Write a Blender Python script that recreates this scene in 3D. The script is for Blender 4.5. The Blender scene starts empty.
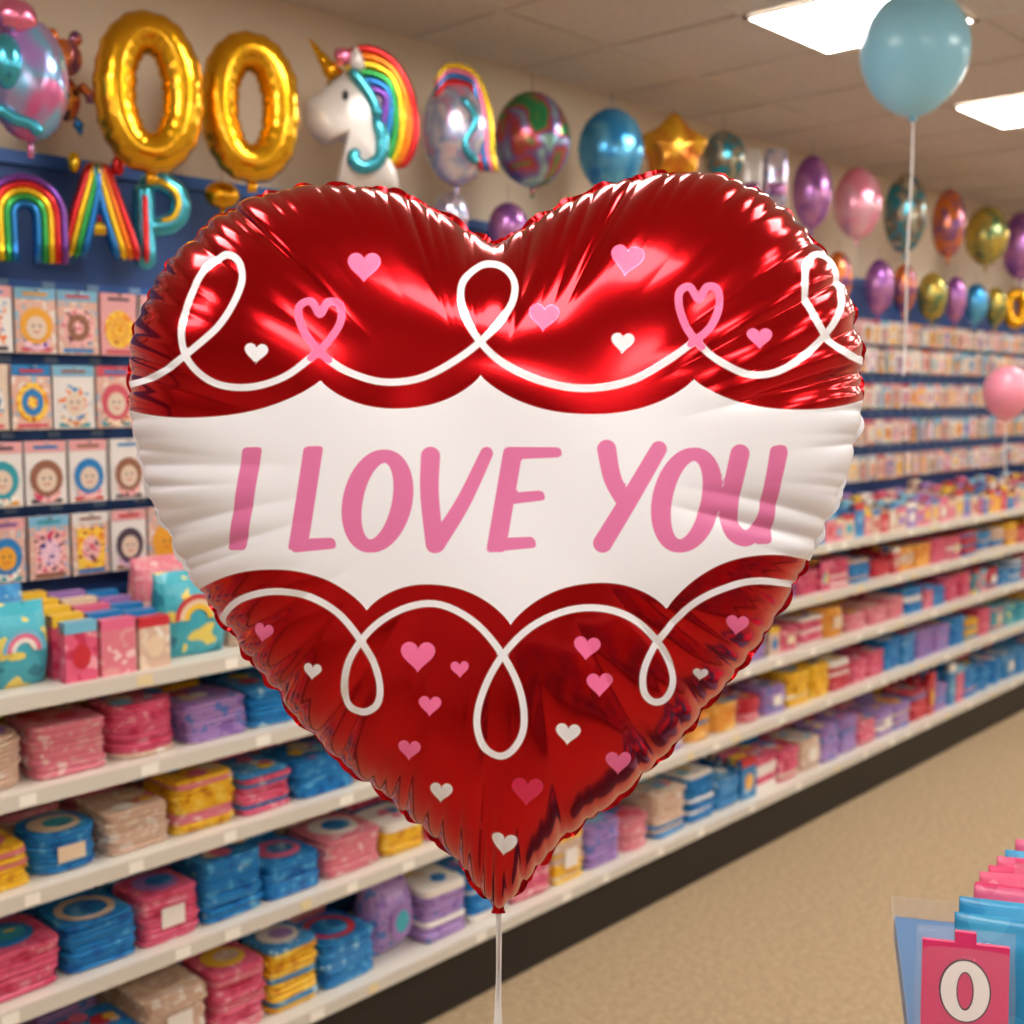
import bpy, math, random
import numpy as np
from mathutils import Matrix, Vector
random.seed(7); np.random.seed(7)
C = bpy.context.scene.collection
scn = bpy.context.scene
scn.view_settings.view_transform = 'Standard'

def srgb(r, g, b):
    f = lambda c: (c/255/12.92) if c/255 <= 0.04045 else ((c/255+0.055)/1.055)**2.4
    return (f(r), f(g), f(b), 1)

# ------------------------------------------------------------ materials
def base_mat(name):
    m = bpy.data.materials.new(name); m.use_nodes = True
    return m, m.node_tree.nodes, m.node_tree.links, m.node_tree.nodes['Principled BSDF']

def mat(name, col, rough=0.5, metal=0.0, coat=0.0, trans=0.0, alpha=1.0, bump=0.0, bscale=200):
    m, N, L, P = base_mat(name)
    P.inputs['Base Color'].default_value = col
    P.inputs['Roughness'].default_value = rough
    P.inputs['Metallic'].default_value = metal
    P.inputs['Coat Weight'].default_value = coat
    P.inputs['Coat Roughness'].default_value = 0.08
    P.inputs['Transmission Weight'].default_value = trans
    P.inputs['Alpha'].default_value = alpha
    if bump:
        tc = N.new('ShaderNodeTexCoord'); n = N.new('ShaderNodeTexNoise'); n.inputs['Scale'].default_value = bscale
        b = N.new('ShaderNodeBump'); b.inputs['Strength'].default_value = bump; b.inputs['Distance'].default_value = 0.01
        L.new(tc.outputs['Object'], n.inputs['Vector']); L.new(n.outputs['Fac'], b.inputs['Height']); L.new(b.outputs['Normal'], P.inputs['Normal'])
    return m

def print_mat(name, cols, scale=22, rough=0.28, metal=0.0, dist=0.0, const=True):
    """printed / patterned film: noise driven colour patches"""
    m, N, L, P = base_mat(name)
    tc = N.new('ShaderNodeTexCoord'); n = N.new('ShaderNodeTexNoise')
    n.inputs['Scale'].default_value = scale; n.inputs['Detail'].default_value = 1.5; n.inputs['Distortion'].default_value = dist
    cr = N.new('ShaderNodeValToRGB'); e = cr.color_ramp
    e.interpolation = 'CONSTANT' if const else 'LINEAR'
    k = len(cols)
    pos = [0.0]+[0.40+0.22*i/max(1, k-2) for i in range(k-1)] if k > 1 else [0]
    e.elements[0].position = 0; e.elements[0].color = cols[0]
    e.elements[1].position = pos[1]; e.elements[1].color = cols[1]
    for i in range(2, k):
        x = e.elements.new(pos[i]); x.color = cols[i]
    L.new(tc.outputs['Object'], n.inputs['Vector']); L.new(n.outputs['Fac'], cr.inputs['Fac']); L.new(cr.outputs['Color'], P.inputs['Base Color'])
    P.inputs['Roughness'].default_value = rough; P.inputs['Metallic'].default_value = metal
    return m

# ------------------------------------------------------------ mesh accumulation
class MB:
    def __init__(s): s.v = []; s.f = []; s.m = []
    def add(s, vs, fs, mi, M=None):
        o = len(s.v)
        if M is not None: vs = [tuple(M @ Vector(v)) for v in vs]
        s.v += vs; s.f += [tuple(i+o for i in f) for f in fs]
        s.m += ([mi]*len(fs) if isinstance(mi, int) else mi)
    def box(s, x0, x1, y0, y1, z0, z1, mi=0, M=None):
        v = [(x0,y0,z0),(x1,y0,z0),(x1,y1,z0),(x0,y1,z0),(x0,y0,z1),(x1,y0,z1),(x1,y1,z1),(x0,y1,z1)]
        s.add(v, [(0,3,2,1),(4,5,6,7),(0,1,5,4),(1,2,6,5),(2,3,7,6),(3,0,4,7)], mi, M)
    def obj(s, name, mats, smooth=False, M=None, parent=None):
        me = bpy.data.meshes.new(name); me.from_pydata(s.v, [], s.f); me.update()
        for m in mats: me.materials.append(m)
        me.polygons.foreach_set('material_index', s.m)
        me.polygons.foreach_set('use_smooth', [smooth]*len(s.f))
        o = bpy.data.objects.new(name, me); C.objects.link(o)
        if M is not None: o.matrix_world = M
        if parent: o.parent = parent
        return o

def T(x, y, z, rz=0, sx=1, sy=1, sz=1):
    return Matrix.Translation((x, y, z)) @ Matrix.Rotation(rz, 4, 'Z') @ Matrix.Diagonal((sx, sy, sz, 1))

def empty(name, M=None):
    e = bpy.data.objects.new(name, None); C.objects.link(e); e.empty_display_size = 0.05
    if M is not None: e.matrix_world = M
    return e

# templates
def superring(n, e, s=1.0):
    out = []
    for i in range(n):
        a = 2*math.pi*(i+0.5)/n; c, d = math.cos(a), math.sin(a)
        out.append((s*math.copysign(abs(c)**(2/e), c)*0.5, s*math.copysign(abs(d)**(2/e), d)*0.5))
    return out
def packet_tpl(n=16, e=6):
    v = []; f = []
    lv = [(0, .95), (.35, 1.0), (.7, 1.0), (1.0, .94)]
    for z, sc in lv: v += [(x, y, z) for x, y in superring(n, e, sc)]
    for k in range(len(lv)-1):
        for i in range(n):
            j = (i+1) % n; f.append((k*n+i, k*n+j, (k+1)*n+j, (k+1)*n+i))
    f.append(tuple(range(n))[::-1]); f.append(tuple((len(lv)-1)*n+i for i in range(n)))
    return v, f
PK = packet_tpl(16, 7); PKR = packet_tpl(18, 2.6)
def pouch_tpl(n=16, k=9):
    """standing pillow bag: width x, depth y, height z, sealed top and bottom"""
    v = []; f = []
    for r in range(k):
        t = r/(k-1); d = max(0.06, math.sin(math.pi*min(1, t*0.93+0.05))**0.6); w = 0.93+0.07*math.sin(math.pi*t)
        if t > .9: d = .05; w = .97
        for i in range(n):
            a = 2*math.pi*i/n
            v.append((math.copysign(abs(math.cos(a))**.6, math.cos(a))*.5*w, math.sin(a)*.5*d, t))
    for r in range(k-1):
        for i in range(n):
            j = (i+1) % n; f.append((r*n+i, r*n+j, (r+1)*n+j, (r+1)*n+i))
    f.append(tuple(range(n))[::-1]); f.append(tuple((k-1)*n+i for i in range(n)))
    return v, f
PO = pouch_tpl()
def disc(mb, M, r, mi, n=14, ry=None):
    ry = ry or r
    mb.add([(r*math.cos(2*math.pi*i/n), ry*math.sin(2*math.pi*i/n), 0) for i in range(n)], [tuple(range(n))], mi, M)
def ring(mb, M, r0, r1, mi, n=16, a0=0, a1=2*math.pi, sy=1.0):
    v = []
    for i in range(n+1):
        a = a0+(a1-a0)*i/n
        v += [(r0*math.cos(a), r0*sy*math.sin(a), 0), (r1*math.cos(a), r1*sy*math.sin(a), 0)]
    mb.add(v, [(2*i, 2*i+1, 2*i+3, 2*i+2) for i in range(n)], mi, M)

# ------------------------------------------------------------ room
X0, X1, Y0, Y1, CZ = -3.0, 10.0, -4.5, 2.75, 2.82
m_wall = mat('wall_paint_tan', srgb(214, 198, 176), 0.8, bump=.1, bscale=60)
def quadbox(name, a, m):
    b = MB(); b.box(*a); return b.obj(name, [m])
# carpet
m, N, L, P = base_mat('carpet_beige')
tc = N.new('ShaderNodeTexCoord'); n1 = N.new('ShaderNodeTexNoise'); n1.inputs['Scale'].default_value = 45; n1.inputs['Detail'].default_value = 8; n1.inputs['Roughness'].default_value = .75
cr = N.new('ShaderNodeValToRGB'); cr.color_ramp.elements[0].position = .3; cr.color_ramp.elements[1].position = .7
cr.color_ramp.elements[0].color = srgb(155, 131, 99); cr.color_ramp.elements[1].color = srgb(198, 174, 140)
bp = N.new('ShaderNodeBump'); bp.inputs['Strength'].default_value = .5; bp.inputs['Distance'].default_value = .01
n2 = N.new('ShaderNodeTexNoise'); n2.inputs['Scale'].default_value = 250
L.new(tc.outputs['Object'], n1.inputs['Vector']); L.new(tc.outputs['Object'], n2.inputs['Vector']); L.new(n1.outputs['Fac'], cr.inputs['Fac']); L.new(cr.outputs['Color'], P.inputs['Base Color'])
L.new(n2.outputs['Fac'], bp.inputs['Height']); L.new(bp.outputs['Normal'], P.inputs['Normal']); P.inputs['Roughness'].default_value = .95
m_carpet = m
quadbox('floor', (X0, X1, Y0, Y1, -.1, 0), m_carpet)
quadbox('wall_back', (X0, X1, Y1, Y1+.1, 0, CZ), m_wall)
quadbox('wall_front', (X0, X1, Y0-.1, Y0, 0, CZ), m_wall)
quadbox('wall_left', (X0-.1, X0, Y0, Y1, 0, CZ), m_wall)
quadbox('wall_right', (X1, X1+.1, Y0, Y1, 0, CZ), m_wall)
# ceiling tiles: 0.48 m grid
TS = .48
m, N, L, P = base_mat('ceiling_tile')
tc = N.new('ShaderNodeTexCoord'); n1 = N.new('ShaderNodeTexNoise'); n1.inputs['Scale'].default_value = 90
cr = N.new('ShaderNodeValToRGB'); cr.color_ramp.elements[0].position = .35; cr.color_ramp.elements[1].position = .6
cr.color_ramp.elements[0].color = srgb(200, 190, 178); cr.color_ramp.elements[1].color = srgb(214, 204, 192)
L.new(tc.outputs['Object'], n1.inputs['Vector']); L.new(n1.outputs['Fac'], cr.inputs['Fac']); L.new(cr.outputs['Color'], P.inputs['Base Color']); P.inputs['Roughness'].default_value = .9
quadbox('ceiling', (X0, X1, Y0, Y1, CZ, CZ+.1), m)
m_grid = mat('ceiling_grid_metal', srgb(204, 194, 182), .6)
g = MB()
x = 3.02-TS*13
while x < X1:
    if x > X0: g.box(x-.01, x+.01, Y0, Y1, CZ-.004, CZ-.0005)
    x += TS
y = 1.90+TS
while y > Y0:
    if y < Y1: g.box(X0, X1, y-.01, y+.01, CZ-.0045, CZ-.0008)
    y -= TS
g.obj('ceiling_grid', [m_grid])
# light panels
m, N, L, P = base_mat('light_panel_diffuser')
P.inputs['Emission Color'].default_value = (1.0, .955, .89, 1); P.inputs['Emission Strength'].default_value = 18.5
P.inputs['Base Color'].default_value = (.9, .9, .9, 1)
m_panel = m
for yy in (1.42, -.02, -1.46, -2.90):
    b = MB()
    for i in range(-3, 5):
        xx = 3.02+1.44*i
        if xx < X0+.1 or xx+TS > X1: continue
        b.box(xx+.012, xx+TS-.012, yy+.012, yy+TS-.012, CZ-.012, CZ-.008, 0)
        for q in ((xx, xx+TS, yy, yy+.012), (xx, xx+TS, yy+TS-.012, yy+TS), (xx, xx+.012, yy, yy+TS), (xx+TS-.012, xx+TS, yy, yy+TS)):
            b.box(*q, CZ-.014, CZ-.007, 1)
    b.obj('ceiling_light_panels', [m_panel, m_grid])
# blue pegboard
m_peg = mat('pegboard_blue', srgb(26, 72, 138), .5)
m_peg2 = mat('pegboard_strip_blue', srgb(30, 92, 172), .45)
m_hook = mat('hook_steel', srgb(190, 190, 195), .3, .9)
b = MB(); b.box(-2.5, 9.8, 2.715, 2.745, 1.12, 2.30, 0); b.box(-2.5, 9.8, 2.70, 2.715, 2.27, 2.30, 1)
b.obj('pegboard_wall_panel', [m_peg, m_peg2])

# ------------------------------------------------------------ gondola shelving
m_shelf = mat('shelf_enamel_white', srgb(222, 216, 205), .4)
m_rail = mat('price_rail', srgb(212, 206, 195), .35)
m_tag = mat('price_tag', srgb(246, 242, 232), .5); m_tag2 = mat('price_tag_yellow', srgb(230, 212, 165), .5)
m_kick = mat('kickplate_black', srgb(34, 30, 28), .5)
DECK = [1.15, .952, .745, .512, .218]
YF = 2.3
b = MB()
SX0, SX1 = -2.2, 9.5
for k, z in enumerate(DECK):
    b.box(SX0, SX1, YF+.006, 2.71, z-.02, z, 0)
    b.box(SX0, SX1, YF, YF+.006, z-.026, z+.006, 1)
    x = SX0+.1
    while x < SX1-.1:
        w = random.uniform(.03, .045)
        b.box(x, x+w, YF-.0012, YF, z-.022, z+.001, random.choice([2, 2, 2, 3]))
        x += random.uniform(.12, .4)
b.box(SX0, SX1, YF+.05, YF+.07, 0.0, .19, 4)
b.box(SX0, SX1, 2.69, 2.71, .0, 1.13, 5)
x = SX0
while x < SX1+.01:
    b.box(x-.012, x+.012, YF+.3, 2.69, 0, 1.13, 0); x += 1.17
gondola = b.obj('gondola_shelving', [m_shelf, m_rail, m_tag, m_tag2, m_kick, m_peg2])

# packaging materials
PM = [print_mat('pack_blue', [srgb(18, 95, 170), srgb(35, 130, 198), srgb(95, 180, 222)], 34),
      print_mat('pack_skyblue', [srgb(70, 155, 208), srgb(45, 130, 192), srgb(160, 202, 222)], 34),
      print_mat('pack_yellow', [srgb(215, 145, 25), srgb(240, 190, 45), srgb(246, 212, 90)], 34),
      print_mat('pack_pink', [srgb(200, 55, 92), srgb(222, 92, 126), srgb(238, 160, 175)], 34),
      print_mat('pack_palepink', [srgb(225, 155, 158), srgb(222, 125, 142), srgb(238, 200, 196)], 34),
      print_mat('pack_cream', [srgb(228, 208, 185), srgb(214, 182, 160), srgb(236, 226, 214)], 34),
      print_mat('pack_red', [srgb(185, 30, 48), srgb(205, 55, 72), srgb(228, 140, 140)], 34),
      print_mat('pack_lilac', [srgb(140, 105, 178), srgb(172, 138, 198), srgb(85, 125, 195)], 30),
      print_mat('pack_teal', [srgb(30, 130, 155), srgb(65, 175, 195), srgb(242, 220, 105)], 18),
      print_mat('pack_orange', [srgb(224, 125, 45), srgb(238, 170, 75), srgb(248, 212, 130)], 30),
      mat('pack_plain_white', srgb(240, 234, 226), .3), mat('pack_plain_yellow', srgb(240, 195, 55), .3), mat('pack_plain_pink', srgb(226, 105, 142), .3),
      mat('pack_plain_blue', srgb(38, 128, 196), .3), mat('pack_plain_red', srgb(202, 48, 60), .3), mat('pack_plain_cream', srgb(230, 205, 175), .3), mat('pack_plain_sky', srgb(115, 186, 216), .3), mat('pack_plain_lilac', srgb(162, 122, 190), .3)]
PLAIN = list(range(10, 18))

def stack(mb, x, y, z, w, d, hmax, mi, round_=False):
    """stack of shrink wrapped plates / napkins"""
    th = random.uniform(.0105, .0155); n = max(2, int(hmax/th))
    tp = PKR if round_ else PK
    alt = random.choice([10, 4, 5, 1, mi, mi])
    for i in range(n):
        M = T(x+random.uniform(-.005, .005), y+random.uniform(-.005, .005), z+i*th, random.uniform(-.05, .05), w, d, th*.96)
        mm = mi if random.random() < .8 else alt
        mb.add(tp[0], tp[1], mm, M)
    zt = z+n*th+.0008
    p1, p2 = random.sample(PLAIN, 2)
    r = w*.36; k = random.random()
    if k < .55:
        for q in range(7): disc(mb, T(x+random.uniform(-.33, .33)*w, y+random.uniform(-.33, .33)*d, zt+.0004*q), d*random.uniform(.06, .17), random.choice(PLAIN), 10)
    elif k < .8: disc(mb, T(x, y, zt), r, p1, 14, d*.36); disc(mb, T(x+.01, y, zt+.0006), r*.6, random.choice(range(10)), 14, d*.2)
    else: ring(mb, T(x, y, zt), r*.8, r*1.1, p1, sy=d/w)
    if random.random() < .18:
        mb.box(x-w*.2, x+w*.2, y-d*.5-.005, y-d*.5-.003, z+n*th*.3, z+n*th*.7, random.choice([10, 10, 15, mi]))

def pouch(mb, x, y, z, w, d, h, mi, rz=0):
    M = T(x, y, z, rz, w, d, h); mb.add(PO[0], PO[1], mi, M)
    Mf = T(x, y, z, rz) @ Matrix.Translation((0, -d*.5-.002, h*.45)) @ Matrix.Rotation(math.pi/2, 4, 'X')
    p = random.sample(PLAIN, 3)
    if random.random() < .6:
        for q, (ra, rb) in enumerate([(.8, 1), (.6, .8), (.4, .6)]): ring(mb, Mf, w*.33*ra, w*.33*rb, p[q], 12, 0, math.pi)
    else: disc(mb, Mf, w*.28, p[0], 12, h*.24); disc(mb, Mf @ Matrix.Translation((0, 0, .001)), w*.17, random.randrange(10), 12, h*.15)

def standing_pack(mb, x, y, z, w, d, h, mi):
    M = T(x, y, z, random.uniform(-.06, .06))
    mb.box(-w/2, w/2, -d/2, d/2, 0, h, mi, M)
    mb.box(-w/2, w/2, -d/2-.001, d/2, h*.82, h+.001, random.choice(PLAIN), M)
    Mf = M @ Matrix.Translation((0, -d/2-.0015, h*.42)) @ Matrix.Rotation(math.pi/2, 4, 'X')
    disc(mb, Mf, w*.30, random.choice(list(range(18))), 10, h*.22)

def fill_shelf(z, gap, kind, seed, seq=()):
    random.seed(seed)
    mb = MB(); x = SX0+.05; theme = random.choice([0, 1, 2, 3, 4]); seq = list(seq); started = False
    while x < SX1-.25:
        fixed = False
        if x > .78 and not started: started = True; x = max(x, .93)
        if started and seq: theme = seq.pop(0); fixed = True
        elif random.random() < .85: theme = random.choices(range(10), [6, 3, 5, 5, 3, 3, 3, 3, 1, 2])[0]
        r = random.random()
        if kind == 'top':
            if (fixed and theme == 8) or (not fixed and r < .5 and x < 3.6) or (fixed and r < .5):
                w = random.uniform(.13, .18); h = random.uniform(.14, .20)
                mi = theme if fixed else random.choices(range(10), [1, 3, 1, 2, 3, 3, 1, 2, 5, 2])[0]
                pouch(mb, x+w/2, YF+.12, z+.0006, w, .10, h, mi, random.uniform(-.15, .15))
                pouch(mb, x+w/2+.02, YF+.26, z+.0006, w, .10, h*1.1, random.choice([4, 5, 8, 1, 3]), 0)
            else:
                w = random.uniform(.06, .10); h = random.uniform(.08, .14); mi = random.choices(range(10), [1, 2, 3, 3, 5, 5, 2, 1, 1, 2])[0]
                for q in range(5): standing_pack(mb, x+w/2, YF+.06+q*.055, z+.0006, w, .03, h*(1+.07*q), mi)
            x += w+.008
        elif not fixed and kind == 'mix' and r < .10:
            w = random.uniform(.06, .10); h = gap*random.uniform(.6, .85)
            for q in range(5): standing_pack(mb, x+w/2, YF+.07+q*.045, z+.0006, w, .03, h, theme)
            x += w+.006
        elif fixed and theme == 8:
            pouch(mb, x+.085, YF+.14, z+.0006, .16, .14, gap*.85, 7, .1); x += .17
        else:
            w = random.uniform(.14, .19)
            hh = gap*random.uniform(.45, .76)
            rd = random.random() < .12
            reps = 1 if fixed else random.choice([1, 1, 1, 2])
            for _ in range(reps):
                if x > SX1-.25: break
                stack(mb, x+w/2, YF+.055+w/2, z+.0006, w, w, hh, theme, rd)
                d2 = min(w*.95, .305-w)
                stack(mb, x+w/2, YF+.070+w+d2/2, z+.0006, w*.95, d2, min(gap*.85, hh*1.1), random.randrange(8), False)
                x += w+.012
    return mb.obj('party_favor_bags' if kind == 'top' else 'party_tableware_stacks', PM, False)
fill_shelf(DECK[0], .22, 'top', 3, [2, 8, 4, 5, 3, 8, 5])
stock = [fill_shelf(DECK[1], .165, 'mix', 11, [5, 4, 3, 7, 0, 0, 1, 3, 0, 7, 5, 0, 2, 3, 5]),
         fill_shelf(DECK[2], .175, 'mix', 12, [2, 0, 5, 2, 3, 0, 2, 3, 1, 0, 5, 4, 3, 2, 5]),
         fill_shelf(DECK[3], .20, 'mix', 13, [3, 0, 3, 0, 0, 4, 2, 3, 0, 0, 3, 4, 2, 7]),
         fill_shelf(DECK[4], .25, 'mix', 14, [9, 0, 5, 3, 2, 0, 8, 7, 0, 3, 2, 7, 4, 5, 0, 1])]
# opposite side of the aisle: same gondola + stock turned round
R2 = Matrix.Translation((7.3, .95, 0)) @ Matrix.Rotation(math.pi, 4, 'Z')
for o in [gondola]+stock:
    d = bpy.data.objects.new(o.name, o.data); C.objects.link(d); d.matrix_world = R2

# ------------------------------------------------------------ hanging packets on the pegboard
random.seed(21)
PRN = [([(205,120,70),(240,215,190),(110,70,55)], 'tan'), ([(30,120,180),(230,225,220),(228,110,35)], 'blue'), ([(230,135,30),(246,202,75),(170,52,42)], 'amber'),
       ([(208,72,106),(240,185,182),(110,55,78)], 'rose'), ([(45,155,165),(240,235,225),(226,92,92)], 'mint'), ([(122,80,165),(235,195,212),(60,62,140)], 'violet')]
CM = [mat('card_white', srgb(226, 220, 216), .3), mat('card_cream', srgb(220, 198, 178), .3), mat('card_skyblue', srgb(125, 182, 212), .3), mat('card_pink', srgb(225, 162, 164), .3),
      mat('print_blue', srgb(35, 122, 185), .3), mat('print_rose', srgb(205, 82, 100), .3), mat('print_gold', srgb(228, 162, 50), .3), mat('print_brown', srgb(145, 96, 75), .3),
      mat('print_teal', srgb(45, 150, 165), .3), mat('print_purple', srgb(112, 75, 148), .3), mat('print_red', srgb(196, 48, 50), .3), mat('print_dark', srgb(72, 56, 72), .4),
      m_hook, print_mat('card_mottled', [srgb(230, 220, 210), srgb(220, 175, 158), srgb(140, 182, 208)], 60)]
CM += [print_mat('print_mottled_'+nm, [srgb(*c) for c in cc], 75, .25) for cc, nm in PRN]
def card(mb, x, z, w, h, y=2.655):
    M = T(x, y, z, random.uniform(-.12, .06))
    bg = random.choice([0, 0, 1, 1, 2, 3, 13, 13])
    mb.box(-w/2, w/2, -.006, .006, -h/2, h/2, bg, M)
    c = random.sample(range(4, 12), 3); pm = random.sample(range(14, 20), 2)
    mb.box(-w/2, w/2, -.0075, -.006, h*.33, h/2, random.choice([bg, 0, 3, c[0], 2]), M)
    mb.box(-w*.3, w*.3, -.0082, -.0075, h*.38, h*.43, c[1], M)
    F = M @ Matrix.Translation((0, -.0085, -h*.08)) @ Matrix.Rotation(math.pi/2, 4, 'X')
    D = lambda k: F @ Matrix.Translation((0, 0, k*.0006))
    r = w*.38
    k = random.random()
    if k < .5:     # character head with hair, face and shirt
        disc(mb, F @ Matrix.Translation((0, -r*.95, 0)), r*.9, pm[1], 12, r*.65)
        disc(mb, D(1), r*1.08, random.choice([pm[0], c[0], 7, 6]), 14, r*1.2)
        disc(mb, F @ Matrix.Translation((0, -r*.12, .0012)), r*.66, random.choice([1, 3, 6, 1]), 14, r*.76)
        for sx in (-.22, .22): disc(mb, F @ Matrix.Translation((sx*r, 0, .0018)), r*.09, 11, 8)
        ring(mb, F @ Matrix.Translation((0, -r*.2, .0018)), r*.2, r*.27, 10, 8, math.pi*1.15, math.pi*1.85)
    elif k < .8:
        disc(mb, D(0), r*1.1, pm[0], 14, r*1.3); ring(mb, D(1), r*.35, r*.75, c[0], 14, 0, 2*math.pi, 1.2)
    else:
        mb.box(-w*.38, w*.38, -.0085, -.006, -h*.40, h*.26, pm[0], M); disc(mb, D(1), r*.7, pm[1], 12, r*.9)
    mb.box(-w*.38, w*.38, -.0082, -.006, -h*.47, -h*.41, c[2], M)
    for q in (1, 2):
        mb.box(-w/2+.003, w/2-.003, .006+q*.006, .010+q*.006, -h/2+.002, h/2-.002, 0, M)
    mb.box(-.002, .002, -.03, .055, h*.455, h*.455+.004, 12, M)
b = MB(); s = MB()
for r, z in enumerate([1.917, 1.745, 1.572, 1.400]):
    x = -1.9+random.uniform(0, .03)
    while x < 9.3:
        w = random.uniform(.088, .096) if x < 4 else random.uniform(.07, .085)
        card(b, x, z, w, .146 if x < 4 else .122)
        x += w+(.010 if x < 4 else .020)
    s.box(-2.4, 9.7, 2.708, 2.714, z+.078, z+.096, 0)
    xx = -2.3
    while xx < 9.6: s.box(xx, xx+.03, 2.705, 2.708, z+.080, z+.094, 1); xx += .11
x = 4.0
while x < 9.3: card(b, x, 2.05, .075, .112); x += .09
b.obj('hanging_balloon_packets', CM)
s.obj('pegboard_label_strips', [m_peg2, mat('label_card', srgb(120, 155, 195), .5)])

# ------------------------------------------------------------ balloons on the wall
def foil(name, col, rough=.22, metal=.75): return mat(name, col, rough, metal, coat=.35)
m_gold = foil('foil_gold', srgb(238, 176, 24), .2, .9)
F_ = {'red': foil('foil_red', srgb(215, 40, 45)), 'orange': foil('foil_orange', srgb(240, 130, 30)), 'yellow': foil('foil_yellow', srgb(245, 205, 40)),
      'green': foil('foil_green', srgb(50, 165, 80)), 'blue': foil('foil_blue', srgb(35, 125, 200)), 'purple': foil('foil_purple', srgb(120, 65, 165)),
      'teal': foil('foil_teal', srgb(70, 180, 205)), 'pink': foil('foil_pink', srgb(240, 130, 170)), 'white': mat('foil_white', srgb(220, 214, 210), .3, .15, coat=.3),
      'black': mat('print_black', srgb(20, 18, 20), .3), 'lil': foil('foil_lilac', srgb(180, 150, 215))}
P_ = {'iri': print_mat('foil_iridescent', [srgb(190, 175, 215), srgb(235, 225, 235), srgb(160, 185, 225), srgb(225, 160, 190)], 9, .2, .6, 2, False),
      'multi': print_mat('foil_multicolour', [srgb(20, 100, 85), srgb(60, 150, 90), srgb(190, 70, 70), srgb(120, 110, 170), srgb(160, 200, 190)], 7, .2, .6, 1.2, False),
      'char': print_mat('foil_character', [srgb(60, 120, 190), srgb(190, 80, 50), srgb(225, 140, 50), srgb(90, 60, 60)], 12, .25, .4, 1),
      'unic': print_mat('foil_pastel', [srgb(160, 120, 205), srgb(180, 145, 220), srgb(120, 180, 215), srgb(210, 110, 160)], 5, .2, .5, 1, False),
      'bl': print_mat('foil_blue_print', [srgb(25, 100, 175), srgb(50, 145, 210), srgb(110, 190, 230)], 8, .2, .6, 1, False),
      'star': print_mat('foil_gold_print', [srgb(225, 150, 30), srgb(240, 180, 45), srgb(210, 110, 40)], 7, .2, .6, 1, False),
      'tealp': print_mat('foil_teal_print', [srgb(20, 100, 125), srgb(50, 150, 170), srgb(130, 100, 70), srgb(200, 200, 180)], 10, .2, .55, 2, False),
      'purp': print_mat('foil_purple_print', [srgb(85, 50, 125), srgb(150, 90, 170), srgb(205, 140, 190)], 9, .2, .55, 1, False),
      'pinkp': print_mat('foil_pink_print', [srgb(235, 100, 140), srgb(242, 145, 175), srgb(238, 190, 205)], 7, .2, .5, 1, False),
      'goldg': print_mat('foil_olive_print', [srgb(185, 145, 45), srgb(208, 178, 80), srgb(90, 125, 90)], 12, .2, .6, 1, False),
      'orp': print_mat('foil_orange_print', [srgb(215, 85, 55), srgb(235, 135, 60), srgb(110, 80, 150)], 11, .2, .55, 1, False)}

def pillow(mb, outline, th, mi, rings=14, wr=.05, nw=26, y0=0.0, seed=0):
    """two sided inflated foil shape from a star-shaped outline (local XZ, front = -y)"""
    rs = random.Random(seed); n = len(outline)
    cx = sum(p[0] for p in outline)/n; cz = sum(p[1] for p in outline)/n
    ph = [rs.uniform(0, 6.28) for _ in range(3)]
    v = []; f = []
    for side in (-1, 1):
        for r in range(rings+1):
            t = math.sin(math.pi/2*r/rings)
            for i in range(n):
                a = 2*math.pi*i/n
                wv = (abs(math.sin(a*nw/2+ph[0]))+.6*abs(math.sin(a*nw*.31+ph[1])))*wr*t**5
                h = th*math.sqrt(max(0, 1-t**2.3))*(1-2.2*wv)
                k = t*(1-.35*wv)
                v.append((cx+(outline[i][0]-cx)*k, y0+side*h, cz+(outline[i][1]-cz)*k))
        o = 0 if side == -1 else (rings+1)*n
        for r in range(rings):
            for i in range(n):
                j = (i+1) % n; q = (o+r*n+i, o+r*n+j, o+(r+1)*n+j, o+(r+1)*n+i)
                f.append(q if side == 1 else q[::-1])
    mb.add(v, f, mi)

def cr_path(pts, closed=False, sub=8):
    n = len(pts); out = []
    D = len(pts[0])
    for i in range(n if closed else n-1):
        g = lambda k: pts[k % n] if closed else pts[min(max(k, 0), n-1)]
        p0, p1, p2, p3 = g(i-1), g(i), g(i+1), g(i+2)
        for s_ in range(sub):
            t = s_/sub
            out.append(tuple(.5*(2*p1[k]+(p2[k]-p0[k])*t+(2*p0[k]-5*p1[k]+4*p2[k]-p3[k])*t*t+(3*p1[k]-p0[k]-3*p2[k]+p3[k])*t**3) for k in range(D)))
    if not closed: out.append(tuple(pts[-1]))
    return out

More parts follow.
